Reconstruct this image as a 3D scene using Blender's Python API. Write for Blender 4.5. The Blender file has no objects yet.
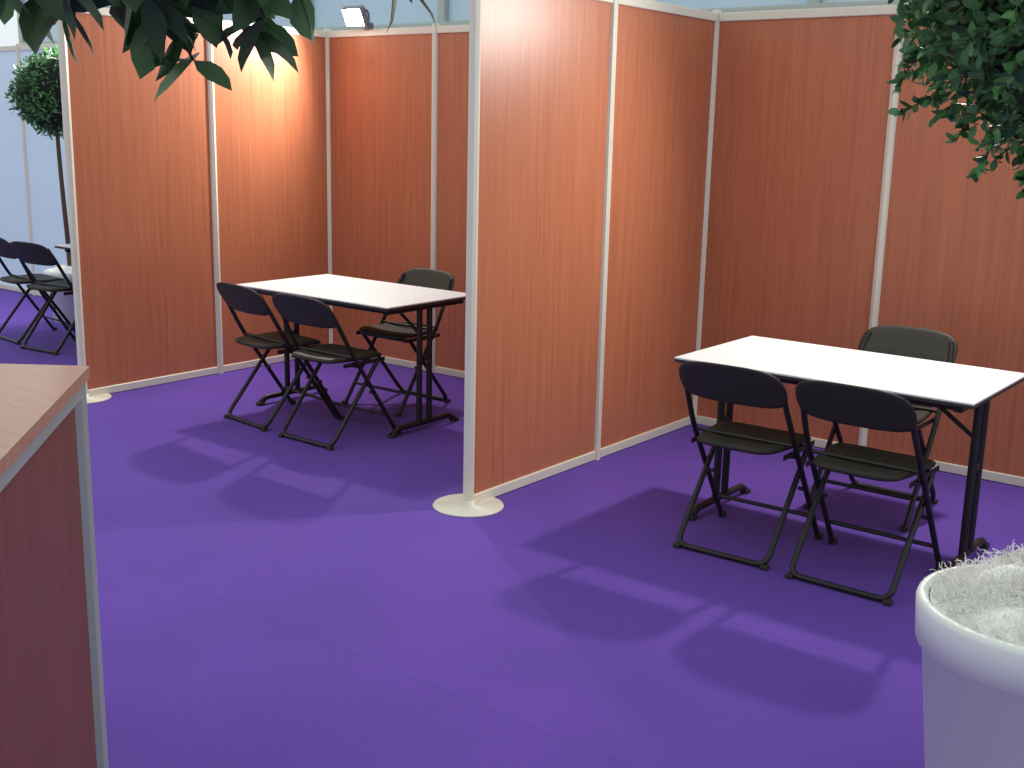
import bpy, math, random
import numpy as np
from mathutils import Vector, Matrix
random.seed(7)
sc=bpy.context.scene
try:
    sc.view_settings.view_transform='Standard'; sc.view_settings.look='None'
except Exception: pass

# ------------------------------------------------------------ materials
def srgb(r,g,b):
    f=lambda c:(c/255/12.92) if c/255<=.04045 else ((c/255+.055)/1.055)**2.4
    return (f(r),f(g),f(b),1)
def newmat(name):
    m=bpy.data.materials.new(name); m.use_nodes=True
    nt=m.node_tree; return m,nt,nt.nodes['Principled BSDF']
def simple(name,col,rough=.5,metal=0,noise=0,nscale=30,bump=0,bscale=200,spec=.5):
    m,nt,b=newmat(name); N=nt.nodes;L=nt.links
    b.inputs['Roughness'].default_value=rough;b.inputs['Metallic'].default_value=metal
    b.inputs['Specular IOR Level'].default_value=spec
    tc=N.new('ShaderNodeTexCoord'); nz=N.new('ShaderNodeTexNoise'); nz.inputs['Scale'].default_value=nscale;nz.inputs['Detail'].default_value=4
    L.new(tc.outputs['Object'],nz.inputs['Vector'])
    mx=N.new('ShaderNodeMixRGB'); mx.inputs[1].default_value=tuple(c*(1-noise) for c in col[:3])+(1,); mx.inputs[2].default_value=tuple(min(1,c*(1+noise)) for c in col[:3])+(1,)
    L.new(nz.outputs['Fac'],mx.inputs[0]); L.new(mx.outputs[0],b.inputs['Base Color'])
    if bump:
        n2=N.new('ShaderNodeTexNoise'); n2.inputs['Scale'].default_value=bscale; L.new(tc.outputs['Object'],n2.inputs['Vector'])
        bp=N.new('ShaderNodeBump'); bp.inputs['Strength'].default_value=bump; bp.inputs['Distance'].default_value=.003
        L.new(n2.outputs['Fac'],bp.inputs['Height']); L.new(bp.outputs[0],b.inputs['Normal'])
    return m
def wood(name,c1,c2,rough=.33,scale=(1,1,1)):
    m,nt,b=newmat(name); N=nt.nodes;L=nt.links
    tc=N.new('ShaderNodeTexCoord'); mp=N.new('ShaderNodeMapping'); mp.inputs['Scale'].default_value=scale
    L.new(tc.outputs['Object'],mp.inputs['Vector'])
    nz=N.new('ShaderNodeTexNoise'); nz.inputs['Scale'].default_value=1; nz.inputs['Detail'].default_value=8; nz.inputs['Roughness'].default_value=.7
    L.new(mp.outputs[0],nz.inputs['Vector'])
    cr=N.new('ShaderNodeValToRGB'); cr.color_ramp.elements[0].position=.3; cr.color_ramp.elements[0].color=c1; cr.color_ramp.elements[1].position=.7; cr.color_ramp.elements[1].color=c2
    L.new(nz.outputs['Fac'],cr.inputs[0])
    n2=N.new('ShaderNodeTexNoise'); n2.inputs['Scale'].default_value=1.3; n2.inputs['Detail'].default_value=2; L.new(tc.outputs['Object'],n2.inputs['Vector'])
    mx=N.new('ShaderNodeMixRGB'); mx.blend_type='MULTIPLY'; mx.inputs[0].default_value=.12; L.new(cr.outputs[0],mx.inputs[1]); L.new(n2.outputs['Fac'],mx.inputs[2])
    L.new(mx.outputs[0],b.inputs['Base Color']); b.inputs['Roughness'].default_value=rough; b.inputs['Specular IOR Level'].default_value=.4
    return m
M={}
M['wood']=wood('cherry_laminate',srgb(176,103,72),srgb(200,124,88),.38,(45,45,1.3))
M['wood_dark']=wood('counter_laminate',srgb(112,60,48),srgb(132,76,60),.5,(45,45,1.3))
M['wood_top']=wood('counter_top_laminate',srgb(174,126,102),srgb(190,142,116),.4,(3,60,3))
M['alu']=simple('cream_aluminium',srgb(222,216,196),.4,0,.04,8)
M['alu_grey']=simple('grey_aluminium',srgb(176,184,172),.35,.3,.05,8)
M['white_panel']=simple('white_panel',srgb(216,238,246),.5,0,.03,3)
M['tent']=simple('tent_fabric',srgb(200,222,232),.8,0,.06,1.5)
M['black']=simple('black_plastic',srgb(48,46,38),.55,0,.1,60,.15,500,.3)
M['blacktube']=simple('black_painted_steel',srgb(32,31,28),.4,0,.1,20,0,200,.4)
M['white_top']=simple('white_laminate',srgb(240,240,238),.35,0,.01,5)
M['edge']=simple('dark_table_edge',srgb(52,46,46),.5,0,.05,20)
M['pot']=simple('white_plastic_pot',srgb(234,238,230),.45,0,.02,10)
M['fluff']=simple('white_fibre',srgb(250,250,242),.9,0,.03,60,.3,60)
M['bark']=simple('bark',srgb(92,74,54),.9,0,.3,40,.6,80)
M['lampbody']=simple('lamp_grey_metal',srgb(120,122,126),.4,.6,.05,20)
def leafmat(name,a,b_,rough=.42,tr=.3):
    m,nt,b=newmat(name);N=nt.nodes;L=nt.links
    g=N.new('ShaderNodeNewGeometry'); cr=N.new('ShaderNodeValToRGB'); cr.color_ramp.elements[0].color=a; cr.color_ramp.elements[1].color=b_
    L.new(g.outputs['Random Per Island'],cr.inputs[0]); L.new(cr.outputs[0],b.inputs['Base Color']); b.inputs['Roughness'].default_value=rough
    t=N.new('ShaderNodeBsdfTranslucent'); L.new(cr.outputs[0],t.inputs['Color'])
    ms=N.new('ShaderNodeMixShader'); ms.inputs[0].default_value=tr; L.new(b.outputs[0],ms.inputs[1]); L.new(t.outputs[0],ms.inputs[2])
    L.new(ms.outputs[0],N['Material Output'].inputs['Surface'])
    return m
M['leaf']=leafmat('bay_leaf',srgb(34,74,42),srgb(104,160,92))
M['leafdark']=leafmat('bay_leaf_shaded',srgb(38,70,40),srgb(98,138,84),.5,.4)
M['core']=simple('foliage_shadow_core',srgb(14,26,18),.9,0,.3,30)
m,nt,b=newmat('lamp_glass'); b.inputs['Emission Color'].default_value=(1,.97,.9,1); b.inputs['Emission Strength'].default_value=80; M['glass']=m
# carpet
m,nt,b=newmat('purple_carpet');N=nt.nodes;L=nt.links
tc=N.new('ShaderNodeTexCoord'); n1=N.new('ShaderNodeTexNoise'); n1.inputs['Scale'].default_value=220; n1.inputs['Detail'].default_value=3; L.new(tc.outputs['Object'],n1.inputs['Vector'])
n2=N.new('ShaderNodeTexNoise'); n2.inputs['Scale'].default_value=1.6; n2.inputs['Detail'].default_value=5; L.new(tc.outputs['Object'],n2.inputs['Vector'])
cr=N.new('ShaderNodeValToRGB'); cr.color_ramp.elements[0].position=.3;cr.color_ramp.elements[1].position=.7
cr.color_ramp.elements[0].color=srgb(87,57,148); cr.color_ramp.elements[1].color=srgb(115,79,180)
L.new(n1.outputs['Fac'],cr.inputs[0])
cr2=N.new('ShaderNodeValToRGB'); cr2.color_ramp.elements[0].position=.3;cr2.color_ramp.elements[1].position=.7
cr2.color_ramp.elements[0].color=(.84,.84,.87,1);cr2.color_ramp.elements[1].color=(1,1,1,1); L.new(n2.outputs['Fac'],cr2.inputs[0])
mx=N.new('ShaderNodeMixRGB');mx.blend_type='MULTIPLY';mx.inputs[0].default_value=1;L.new(cr.outputs[0],mx.inputs[1]);L.new(cr2.outputs[0],mx.inputs[2])
# faint seams between the carpet strips
sp=N.new('ShaderNodeSeparateXYZ');L.new(tc.outputs['Object'],sp.inputs[0])
a1=N.new('ShaderNodeMath');a1.operation='ADD';a1.inputs[1].default_value=100.35;L.new(sp.outputs[1],a1.inputs[0])
a2=N.new('ShaderNodeMath');a2.operation='MODULO';a2.inputs[1].default_value=1;L.new(a1.outputs[0],a2.inputs[0])
a3=N.new('ShaderNodeMath');a3.operation='LESS_THAN';a3.inputs[1].default_value=.006;L.new(a2.outputs[0],a3.inputs[0])
mx2=N.new('ShaderNodeMixRGB');mx2.blend_type='MULTIPLY';L.new(a3.outputs[0],mx2.inputs[0]);L.new(mx.outputs[0],mx2.inputs[1]);mx2.inputs[2].default_value=(.82,.82,.84,1)
L.new(mx2.outputs[0],b.inputs['Base Color']);b.inputs['Roughness'].default_value=.9;b.inputs['Specular IOR Level'].default_value=.15
b.inputs['Sheen Weight'].default_value=.05
bp_=N.new('ShaderNodeBump');bp_.inputs['Strength'].default_value=.5;bp_.inputs['Distance'].default_value=.003;L.new(n1.outputs['Fac'],bp_.inputs['Height']);L.new(bp_.outputs[0],b.inputs['Normal'])
M['carpet']=m

# ------------------------------------------------------------ mesh builder
class MB:
    def __init__(s): s.v=[];s.f=[];s.m=[];s.sm=[];s.mats=[]
    def mi(s,k):
        if k not in s.mats: s.mats.append(k)
        return s.mats.index(k)
    def add(s,vs,fs,mat,smooth=False):
        o=len(s.v); s.v+= [tuple(v) for v in vs]; i=s.mi(mat)
        for f in fs: s.f.append([o+q for q in f]); s.m.append(i); s.sm.append(smooth)
    def box(s,c,d,mat,bev=0,rot=None):
        x,y,z=[q/2 for q in d]; b=min(bev,x*.9,y*.9,z*.9)
        if b<=0:
            vs=[(i*x,j*y,k*z) for i in(-1,1) for j in(-1,1) for k in(-1,1)]
            fs=[(0,1,3,2),(4,6,7,5),(0,4,5,1),(2,3,7,6),(0,2,6,4),(1,5,7,3)]
        else:
            vs=[];idx={}
            for i in(-1,1):
                for j in(-1,1):
                    for k in(-1,1):
                        for a in range(3):
                            p=[i*(x-b),j*(y-b),k*(z-b)]; p[a]=[i*x,j*y,k*z][a]
                            idx[(i,j,k,a)]=len(vs); vs.append(tuple(p))
            fs=[]
            for a in range(3):
                o1,o2=[q for q in range(3) if q!=a]
                for sgn in(-1,1):
                    q=[]
                    for (p1,p2) in((-1,-1),(1,-1),(1,1),(-1,1)):
                        t=[0,0,0];t[a]=sgn;t[o1]=p1;t[o2]=p2;q.append(idx[(t[0],t[1],t[2],a)])
                    fs.append(q)
                for p1 in(-1,1):
                    for p2 in(-1,1):
                        q=[]
                        for (w,ax) in((-1,o1),(1,o1),(1,o2),(-1,o2)):
                            t=[0,0,0];t[a]=w;t[o1]=p1;t[o2]=p2;q.append(idx[(t[0],t[1],t[2],ax)])
                        fs.append(q)
            for i in(-1,1):
                for j in(-1,1):
                    for k in(-1,1): fs.append([idx[(i,j,k,a)] for a in range(3)])
        R=rot if rot else Matrix.Identity(3)
        vs=[tuple(R@Vector(v)+Vector(c)) for v in vs]
        s.add(vs,fs,mat)
    def tube(s,path,r,mat,n=10,closed=False,cap=True,rads=None):
        P=[Vector(p) for p in path]; m=len(P); vs=[];fs=[]
        up=None
        for i in range(m):
            if closed: t=(P[(i+1)%m]-P[i-1]).normalized()
            else: t=(P[min(i+1,m-1)]-P[max(i-1,0)]).normalized()
            if up is None:
                a=Vector((0,0,1)) if abs(t.z)<.9 else Vector((1,0,0)); up=(a-t*a.dot(t)).normalized()
            else: up=(up-t*up.dot(t)).normalized()
            w=t.cross(up); rr=rads[i] if rads else r
            for k in range(n):
                an=2*math.pi*k/n; vs.append(P[i]+(up*math.cos(an)+w*math.sin(an))*rr)
        for i in range(m if closed else m-1):
            for k in range(n):
                a=i*n+k;b=i*n+(k+1)%n;c=((i+1)%m)*n+(k+1)%n;d=((i+1)%m)*n+k; fs.append((a,b,c,d))
        s.add(vs,fs,mat,True)
        if cap and not closed:
            s.add(vs[:n],[tuple(range(n))[::-1]],mat); s.add(vs[-n:],[tuple(range(n))],mat)
    def lathe(s,prof,mat,n=48,c=(0,0,0),smooth=True):
        vs=[];fs=[]
        for (r,z) in prof:
            for k in range(n):
                a=2*math.pi*k/n; vs.append((c[0]+r*math.cos(a),c[1]+r*math.sin(a),c[2]+z))
        for i in range(len(prof)-1):
            for k in range(n):
                fs.append((i*n+k,i*n+(k+1)%n,(i+1)*n+(k+1)%n,(i+1)*n+k))
        s.add(vs,fs,mat,smooth)
    def pillow(s,a,b,th,mp,mat,p=5,n=56):
        rings=[(0.001,1),(.3,1),(.6,1),(.85,1),(.95,.9),(.985,.6),(1,.0),(.985,-.6),(.95,-.9),(.85,-1),(.6,-1),(.3,-1),(.001,-1)]
        vs=[];fs=[]
        for (sc_,h) in rings:
            for k in range(n):
                t=2*math.pi*k/n; c,si=math.cos(t),math.sin(t)
                u=math.copysign(abs(c)**(2/p),c)*a*sc_; v=math.copysign(abs(si)**(2/p),si)*b*sc_
                vs.append(mp(u,v,h*th/2))
        for i in range(len(rings)-1):
            for k in range(n): fs.append((i*n+k,i*n+(k+1)%n,(i+1)*n+(k+1)%n,(i+1)*n+k))
        s.add(vs,fs,mat,True)
    def obj(s,name,loc=(0,0,0),rz=0,parent=None):
        me=bpy.data.meshes.new(name); me.from_pydata(s.v,[],s.f)
        for k in s.mats: me.materials.append(M[k])
        me.polygons.foreach_set('material_index',s.m); me.polygons.foreach_set('use_smooth',s.sm); me.update()
        import bmesh
        bm=bmesh.new();bm.from_mesh(me);bmesh.ops.recalc_face_normals(bm,faces=bm.faces);bm.to_mesh(me);bm.free()
        o=bpy.data.objects.new(name,me);o.location=loc;o.rotation_euler[2]=rz;bpy.context.collection.objects.link(o)
        if parent:o.parent=parent
        return o
def fillet(pts,rad,n=6):
    P=[Vector(p) for p in pts]; out=[P[0]]
    for i in range(1,len(P)-1):
        a=(P[i-1]-P[i]);b=(P[i+1]-P[i]); r=min(rad,a.length*.49,b.length*.49)
        p0=P[i]+a.normalized()*r;p2=P[i]+b.normalized()*r
        for k in range(n+1):
            t=k/n; out.append(p0*(1-t)**2+P[i]*2*t*(1-t)+p2*t*t)
    out.append(P[-1]); return out

# ------------------------------------------------------------ room
H=2.25; R8=.024
mb=MB(); mb.box((-1,-1,-.02),(26,22,.04),'carpet'); mb.obj('floor')
def wall(name,p0,p1,n,mat='wood',ends=(True,True),alu='alu'):
    mb=MB(); p0=Vector(p0+(0,));p1=Vector(p1+(0,)); d=(p1-p0);L_=d.length; t=d.normalized(); ang=math.atan2(t.y,t.x); R=Matrix.Rotation(ang,3,'Z')
    for i in range(n+1):
        if (i==0 and not ends[0]) or (i==n and not ends[1]): continue
        c=p0+d*(i/n)
        prof=[(R8,0.0),(R8,H+.012),(R8*.8,H+.016),(0.0001,H+.016)]
        mb.lathe(prof,alu,8,(c.x,c.y,0),False)
    for i in range(n):
        a=p0+d*(i/n);c=p0+d*((i+.5)/n); w=L_/n-2*R8*.9
        mb.box((c.x,c.y,H/2),(w,.008,H-.06),mat,0,R)
        mb.box((c.x,c.y,.026),(w,.030,.046),alu,.003,R)
        mb.box((c.x,c.y,H-.022),(w,.030,.044),alu,.003,R)
    return mb.obj(name)
wall('wall_back',(-3,0),(4,0),7)
wall('wall_partition',(0,-2),(0,0),2,ends=(True,False))
wall('wall_left',(-3,-2),(-3,0),2,ends=(True,False))
wall('wall_far_left',(-9,0),(-3,0),6,'white_panel',ends=(True,False))
def plate(loc):
    mb=MB(); mb.lathe([(.0001,.0),(.155,.0),(.157,.004),(.154,.009),(.03,.011),(.03,.03),(.0001,.03)],'alu',56); return mb.obj('post_base_plate',loc)
plate((0,-2,0));plate((-3,-2,0))
mb=MB()
for i in range(13):
    x=-13+i*2; mb.box((x+1,3.5,2.2),(1.96,.01,4.4),'tent'); mb.box((x,3.46,2.2),(.1,.08,4.4),'alu_grey',.01)
mb.box((-1,3.44,2.62),(24,.06,.08),'alu_grey',.01); mb.box((-1,3.44,4.36),(24,.08,.1),'alu_grey',.01)
mb.obj('wall_tent')

# ------------------------------------------------------------ chairs
def chair(loc,rz=0):
    mb=MB(); r=.0115
    for sx in(-1,1):
        pts=[(sx*.218,.25,.010),(sx*.214,-.085,.50),(sx*.202,-.185,.68),(sx*.188,-.222,.745)]
        mb.tube(fillet(pts,.06),r,'blacktube')
        mb.box((sx*.219,.256,.012),(.028,.034,.024),'black',.004)
        mb.tube([(sx*.212,-.02,.41),(sx*.196,-.10,.43)],.007,'blacktube',8)
        mb.tube([(sx*.225,.078,.257),(sx*.185,.078,.257)],.008,'blacktube',8)
        mb.box((sx*.196,.03,.425),(.006,.30,.022),'blacktube',.002)
        mb.box((sx*.188,-.208,.010),(.03,.03,.020),'black',.004)
    z=.014
    mb.tube(fillet([(-.192,.13,.42),(-.192,-.205,z),(.192,-.205,z),(.192,.13,.42)],.05),r,'blacktube')
    mb.tube([(-.192,.125,.415),(.192,.125,.415)],.009,'blacktube',8)
    mb.tube([(-.217,.175,.12),(.217,.175,.12)],.009,'blacktube',8)
    mb.tube([(-.212,-.06,.463),(.212,-.06,.463)],.008,'blacktube',8)
    def seat(u,v,h):
        x=u*(1+.12*v/.19); rr=min(1,(u/.19)**2+(v/.19)**2)
        return (x,v+.005,.448+h-.012*(1-rr)-.010*max(0,(v-.14)/.05))
    mb.pillow(.187,.195,.026,seat,'black',5)
    def back(u,v,h):
        z=.702+v-.008*(u/.215)**2*(1 if v>0 else 0); y=-.208-.045*(v/.08) + .42*(u*u) - h -.014
        return (u*(1-.07*max(0,v/.08)**2),y,z)
    mb.pillow(.222,.084,.018,back,'black',4.2)
    return mb.obj('folding_chair',loc,rz)
chair((1.14,-1.62,0),.03);chair((1.635,-1.63,0),-.01)
chair((1.37,-.76,0),math.pi)
chair((-1.80,-1.54,0),-.12);chair((-1.29,-1.58,0),0)
chair((-1.55,-.79,0),math.pi)
chair((-4.5,-1.22,0),.1);chair((-5.0,-1.16,0),-.1)

# ------------------------------------------------------------ tables
def table(loc,rz=0,w=1.21,d=.71):
    mb=MB(); z=.72
    mb.box((0,0,z-.003),(w-.002,d-.002,.006),'white_top')
    mb.box((0,0,z-.0135),(w,d,.015),'edge',.003)
    mb.box((0,-.25,z-.038),(w-.16,.025,.035),'blacktube',.003);mb.box((0,.25,z-.038),(w-.16,.025,.035),'blacktube',.003)
    for sx in(-1,1):
        x=sx*(w/2-.068)
        mb.box((x,0,z-.036),(.035,d-.10,.03),'blacktube',.003)
        for oy in(-.04,.04):
            mb.tube([(x,oy,z-.04),(x,oy,.04)],.0165,'blacktube',12)
        mb.tube(fillet([(x,-.25,.014),(x,-.21,.042),(x,.21,.042),(x,.25,.014)],.05),.016,'blacktube',12)
        mb.box((x,-.25,.010),(.038,.045,.020),'black',.004);mb.box((x,.25,.010),(.038,.045,.020),'black',.004)
        mb.box((x,0,.40),(.02,.07,.03),'blacktube',.002)
        mb.tube([(x,0,.50),(x-sx*.24,0,z-.05)],.009,'blacktube',8)
    mb.tube([(-w/2+.32,0,z-.052),(w/2-.32,0,z-.052)],.011,'blacktube',8)
    return mb.obj('folding_table',loc,rz)
table((1.37,-1.245,0));table((-1.575,-1.15,0));table((-4.12,-.76,0))

# ------------------------------------------------------------ counter
mb=MB()
c=Vector((.850,-4.322));e1=Vector((.735,-.678)).normalized();e2=Vector((-.80,-.60)).normalized()
CH=1.10
def quad(a,b,z0,z1,ins,mat):
    q=[c+e1*ins+e2*ins, c+e1*(a-ins)+e2*ins, c+e1*(a-ins)+e2*(b-ins), c+e1*ins+e2*(b-ins)]
    vs=[(p.x,p.y,z) for z in(z0,z1) for p in q]
    mb.add(vs,[(3,2,1,0),(4,5,6,7),(0,1,5,4),(1,2,6,5),(2,3,7,6),(3,0,4,7)],mat); return q
W_,D_=1.1,.6
quad(W_,D_,CH-.026,CH,0,'wood_top')
q=quad(W_,D_,.03,CH-.026,.028,'wood_dark')
for p in q:
    mb.lathe([(.0001,0),(.022,0),(.022,CH-.026),(.0001,CH-.026)],'alu_grey',8,(p.x,p.y,0),False)
for i in range(4):
    a=q[i];b=q[(i+1)%4];mid=(a+b)/2;d=b-a;R=Matrix.Rotation(math.atan2(d.y,d.x),3,'Z')
    mb.box((mid.x,mid.y,.025),(d.length-.04,.03,.04),'alu_grey',0,R); mb.box((mid.x,mid.y,CH-.046),(d.length-.04,.03,.036),'alu_grey',0,R)
mb.obj('reception_counter')

# ------------------------------------------------------------ trees
def leaf(mb,pos,dirv,nrm,L_,mat,wd=.21):
    d=dirv.normalized(); n=(nrm-d*nrm.dot(d))
    if n.length<1e-3: n=Vector((0,0,1)).cross(d)
    n.normalize(); s=d.cross(n); w=L_*wd
    P=[pos,pos+d*L_*.25+s*w*.85+n*L_*.05,pos+d*L_*.5+s*w+n*L_*.05,pos+d*L_*.78+s*w*.65+n*L_*.03,pos+d*L_-n*L_*.05,pos+d*L_*.78-s*w*.65+n*L_*.03,pos+d*L_*.5-s*w+n*L_*.05,pos+d*L_*.25-s*w*.85+n*L_*.05,pos+d*L_*.27,pos+d*L_*.52,pos+d*L_*.79]
    mb.add(P,[(0,8,1),(1,8,9,2),(2,9,10,3),(3,10,4),(0,7,8),(7,6,9,8),(6,5,10,9),(5,4,10)],mat,True)
def rv():
    while True:
        v=Vector((random.uniform(-1,1),random.uniform(-1,1),random.uniform(-1,1)))
        if .05<v.length<1: return v.normalized()
def tree(loc,r,zc,nl,ll,potr,poth,coff=(0,0),mat='leaf',twigs=(),sprigs=60,fl=0,wd=.21,core=.74,tuft=None):
    e=bpy.data.objects.new('potted_topiary_tree',None);e.location=loc;bpy.context.collection.objects.link(e)
    mb=MB(); rb=potr*.70; band=poth*.19
    mb.lathe([(.0001,0),(rb,0),(rb+.006,.004),(potr*.92,poth-band),(potr*.975,poth-band+.004),(potr,poth-.014),(potr-.004,poth-.003),(potr-.010,poth),(potr-.022,poth),(potr-.028,poth-.01),(potr-.034,poth-band),(potr*.8,poth-.16),(.0001,poth-.16)],'pot',72)
    mb.obj('pot',parent=e)
    mb=MB(); rs=potr-.032; n=90; NR=30; vs=[];fs=[]
    ph=[(rv()*random.uniform(25,70),random.uniform(0,6)) for _ in range(9)]
    for i in range(NR+1):
        for k in range(n):
            q=i/NR*rs; a=2*math.pi*k/n; x,y=q*math.cos(a),q*math.sin(a)
            h=sum(math.sin(w.x*x+w.y*y+o) for w,o in ph)/9*.040
            vs.append((x,y,poth-.012+.05*(1-(i/NR)**2)+h*(1-(i/NR)**6)+random.uniform(-.003,.003)))
    for i in range(NR):
        for k in range(n): fs.append((i*n+k,i*n+(k+1)%n,(i+1)*n+(k+1)%n,(i+1)*n+k))
    mb.add(vs,fs,'fluff',True)
    for i in range(fl):
        if tuft and i<tuft[2]:
            a=tuft[0]+random.gauss(0,.13);q=rs+random.gauss(.01,.014); p=Vector((q*math.cos(a),q*math.sin(a),poth+.004+random.uniform(0,.012))); free=True
        else:
            a=random.uniform(0,6.283);q=rs*math.sqrt(random.random())*.97; p=Vector((q*math.cos(a),q*math.sin(a),poth-.012+.05*(1-(q/rs)**2))); free=False
        d=rv();d.z=abs(d.z)*.5+.05; pp=[p]
        for k in range(6): pp.append(pp[-1]+d*.010); d=(d+rv()*.9).normalized()
        for k in range(1,7):
            hor=math.hypot(pp[k].x,pp[k].y)
            if not free and hor>rs-.004 and pp[k].z<poth+.01: pp[k]=Vector((pp[k].x*(rs-.004)/hor,pp[k].y*(rs-.004)/hor,pp[k].z))
            if free: pp[k].z=max(pp[k].z,poth+.002)
        mb.tube(pp,.0009,'fluff',3,cap=False)
    mb.obj('fibre_filling',parent=e)
    cc=Vector((coff[0],coff[1],zc))
    mb=MB(); pts=[];rad=[]
    for i in range(12):
        t=i/11; z=poth-.10+(zc-.15*r-poth+.10)*t; k=t*t
        pts.append((coff[0]*k+.008*math.sin(5*t),coff[1]*k+.008*math.cos(6*t)-.008,z)); rad.append(.021-.006*t)
    mb.tube(pts,.02,'bark',10,rads=rad)
    for i in range(26):
        d=rv(); mb.tube([cc+d*.02-Vector((0,0,.1*r)),cc+d*r*.5+rv()*.02,cc+d*r*.93],.004,'bark',5,rads=[.008,.005,.002])
    mb.obj('trunk',parent=e)
    mb=MB()
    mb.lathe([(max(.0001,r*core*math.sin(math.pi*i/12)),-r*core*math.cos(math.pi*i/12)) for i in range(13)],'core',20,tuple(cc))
    def lump(d): return 1+.06*math.sin(5*d.x+3*d.y+2)+.05*math.sin(7*d.z+4*d.y)
    for i in range(nl):
        d=rv(); q=r*lump(d)*random.uniform(.72,1.0); leaf(mb,cc+d*q,(d*.7+rv()).normalized(),(d+rv()*.6),ll*random.uniform(.7,1.2),mat,wd)
    for i in range(sprigs):
        d=rv(); p=cc+d*r*.92; g=(d+rv()*.5+Vector((0,0,-.1))).normalized(); n=random.randint(3,8); q=p.copy()
        path=[q.copy()]
        for k in range(n):
            q=q+g*ll*.4; path.append(q.copy()); g=(g+rv()*.18).normalized()
            for s_ in range(3): leaf(mb,q,(g*.6+rv()).normalized(),d+rv()*.5,ll*random.uniform(.7,1.05),mat,wd)
        mb.tube(path,.0018,'bark',4,cap=False)
    for (a,b) in twigs:
        a=Vector(a);b=Vector(b);path=[]
        for k in range(13):
            t=k/12;path.append(a.lerp(b,t)+Vector((0,0,.03*math.sin(t*math.pi)))+rv()*.003)
        mb.tube(path,.003,'bark',5,rads=[.004-.00022*k for k in range(13)])
        g=(b-a).normalized()
        for k in range(5,13):
            for s_ in range(3 if k<12 else 4):
                leaf(mb,path[k],(g*.6+rv()*.9+Vector((0,0,-.15))).normalized(),Vector((0,0,1))+rv()*.7,ll*random.uniform(.75,1.1),mat,wd)
    mb.obj('foliage',parent=e)
    return e
tree((2.560,-2.998,0),.39,1.965,6600,.036,.275,.585,coff=(-.045,-.01),sprigs=220,fl=4200,wd=.25,tuft=(math.radians(112),0,420))
tree((-5.49,-.54,0),.33,1.81,3200,.045,.2,.42,coff=(-.07,0),sprigs=0,core=.85)
# tree close on the left: twigs reach forward over the walkway
cam=Vector((3.1073,-5.7127,1.6334)); yaw=.6596
fw=Vector((-math.sin(yaw),math.cos(yaw),0));rt=Vector((math.cos(yaw),math.sin(yaw),0))
base=Vector((cam.x,cam.y,0))-rt*.78+fw*.34
def loc_(L_,F,z): return tuple(Vector((cam.x,cam.y,0))+rt*L_+fw*F+Vector((0,0,z))-base)
cen=loc_(-.55,.62,2.16)
ends=[(-.47,1.0,1.745),(-.43,.98,1.74),(-.39,.98,1.735),(-.36,.95,1.72),(-.33,1.0,1.722),(-.30,.97,1.712),(-.28,.95,1.72),(-.275,1.0,1.68),(-.25,.97,1.715),(-.225,1.0,1.71),(-.205,.96,1.715),(-.18,.98,1.735),(-.10,.98,1.757),(-.115,1.0,1.76),(-.35,.9,1.73),(-.28,.9,1.725)]
tw=[]
for (l,f,z) in ends:
    tw.append((loc_(l-.05+random.uniform(-.04,.04),f-.16,z+.16),loc_(l,f,z)))
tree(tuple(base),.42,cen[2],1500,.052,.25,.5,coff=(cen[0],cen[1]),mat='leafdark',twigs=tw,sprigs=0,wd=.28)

# ------------------------------------------------------------ lamps
def lamp(x,y=-.12,z=2.325,p=160):
    e=bpy.data.objects.new('halogen_floodlight',None);e.location=(x,0,0);bpy.context.collection.objects.link(e)
    mb=MB()
    mb.box((0,0,H+.02),(.05,.05,.05),'lampbody',.005)
    mb.tube(fillet([(0,0,H+.03),(0,0,z+.04),(0,y*.6,z+.06),(0,y,z+.04)],.03),.008,'lampbody',8)
    R=Matrix.Rotation(math.radians(25),3,'X')
    mb.box((0,y,z),(.18,.05,.13),'lampbody',.01,R)
    n=R@Vector((0,-1,0))
    g=Vector((0,y,z))+n*.026; mb.box(tuple(g),(.16,.004,.11),'glass',0,R)
    mb.obj('lamp_head',parent=e)
    ld=bpy.data.lights.new('bulb','SPOT');ld.energy=p;ld.spot_size=math.radians(164);ld.spot_blend=.8;ld.shadow_soft_size=.055;ld.color=(1,.96,.90)
    lo=bpy.data.objects.new('bulb',ld);lo.location=Vector((0,y,z))+n*.09;lo.rotation_euler=n.to_track_quat('-Z','Y').to_euler();lo.parent=e;bpy.context.collection.objects.link(lo)
lamp(-2.60);lamp(1.42);lamp(-5.9)

# ------------------------------------------------------------ world
w=bpy.data.worlds.new('daylight_through_tent');sc.world=w;w.use_nodes=True
bg=w.node_tree.nodes['Background'];bg.inputs[0].default_value=(.89,.96,1.0,1);bg.inputs[1].default_value=.94

# ------------------------------------------------------------ camera
pitch,roll,f=.2191,.0226,1152.07
F=Vector((-math.sin(yaw)*math.cos(pitch),math.cos(yaw)*math.cos(pitch),-math.sin(pitch)));r=rt.copy();u=r.cross(F)
r2=r*math.cos(roll)+u*math.sin(roll);u2=-r*math.sin(roll)+u*math.cos(roll)
cd=bpy.data.cameras.new('camera');cd.sensor_width=36;cd.lens=36*f/1024;cd.clip_start=.02
co=bpy.data.objects.new('camera',cd);bpy.context.collection.objects.link(co)
Mx=Matrix((r2,u2,-F)).transposed().to_4x4();Mx.translation=cam;co.matrix_world=Mx
sc.camera=co
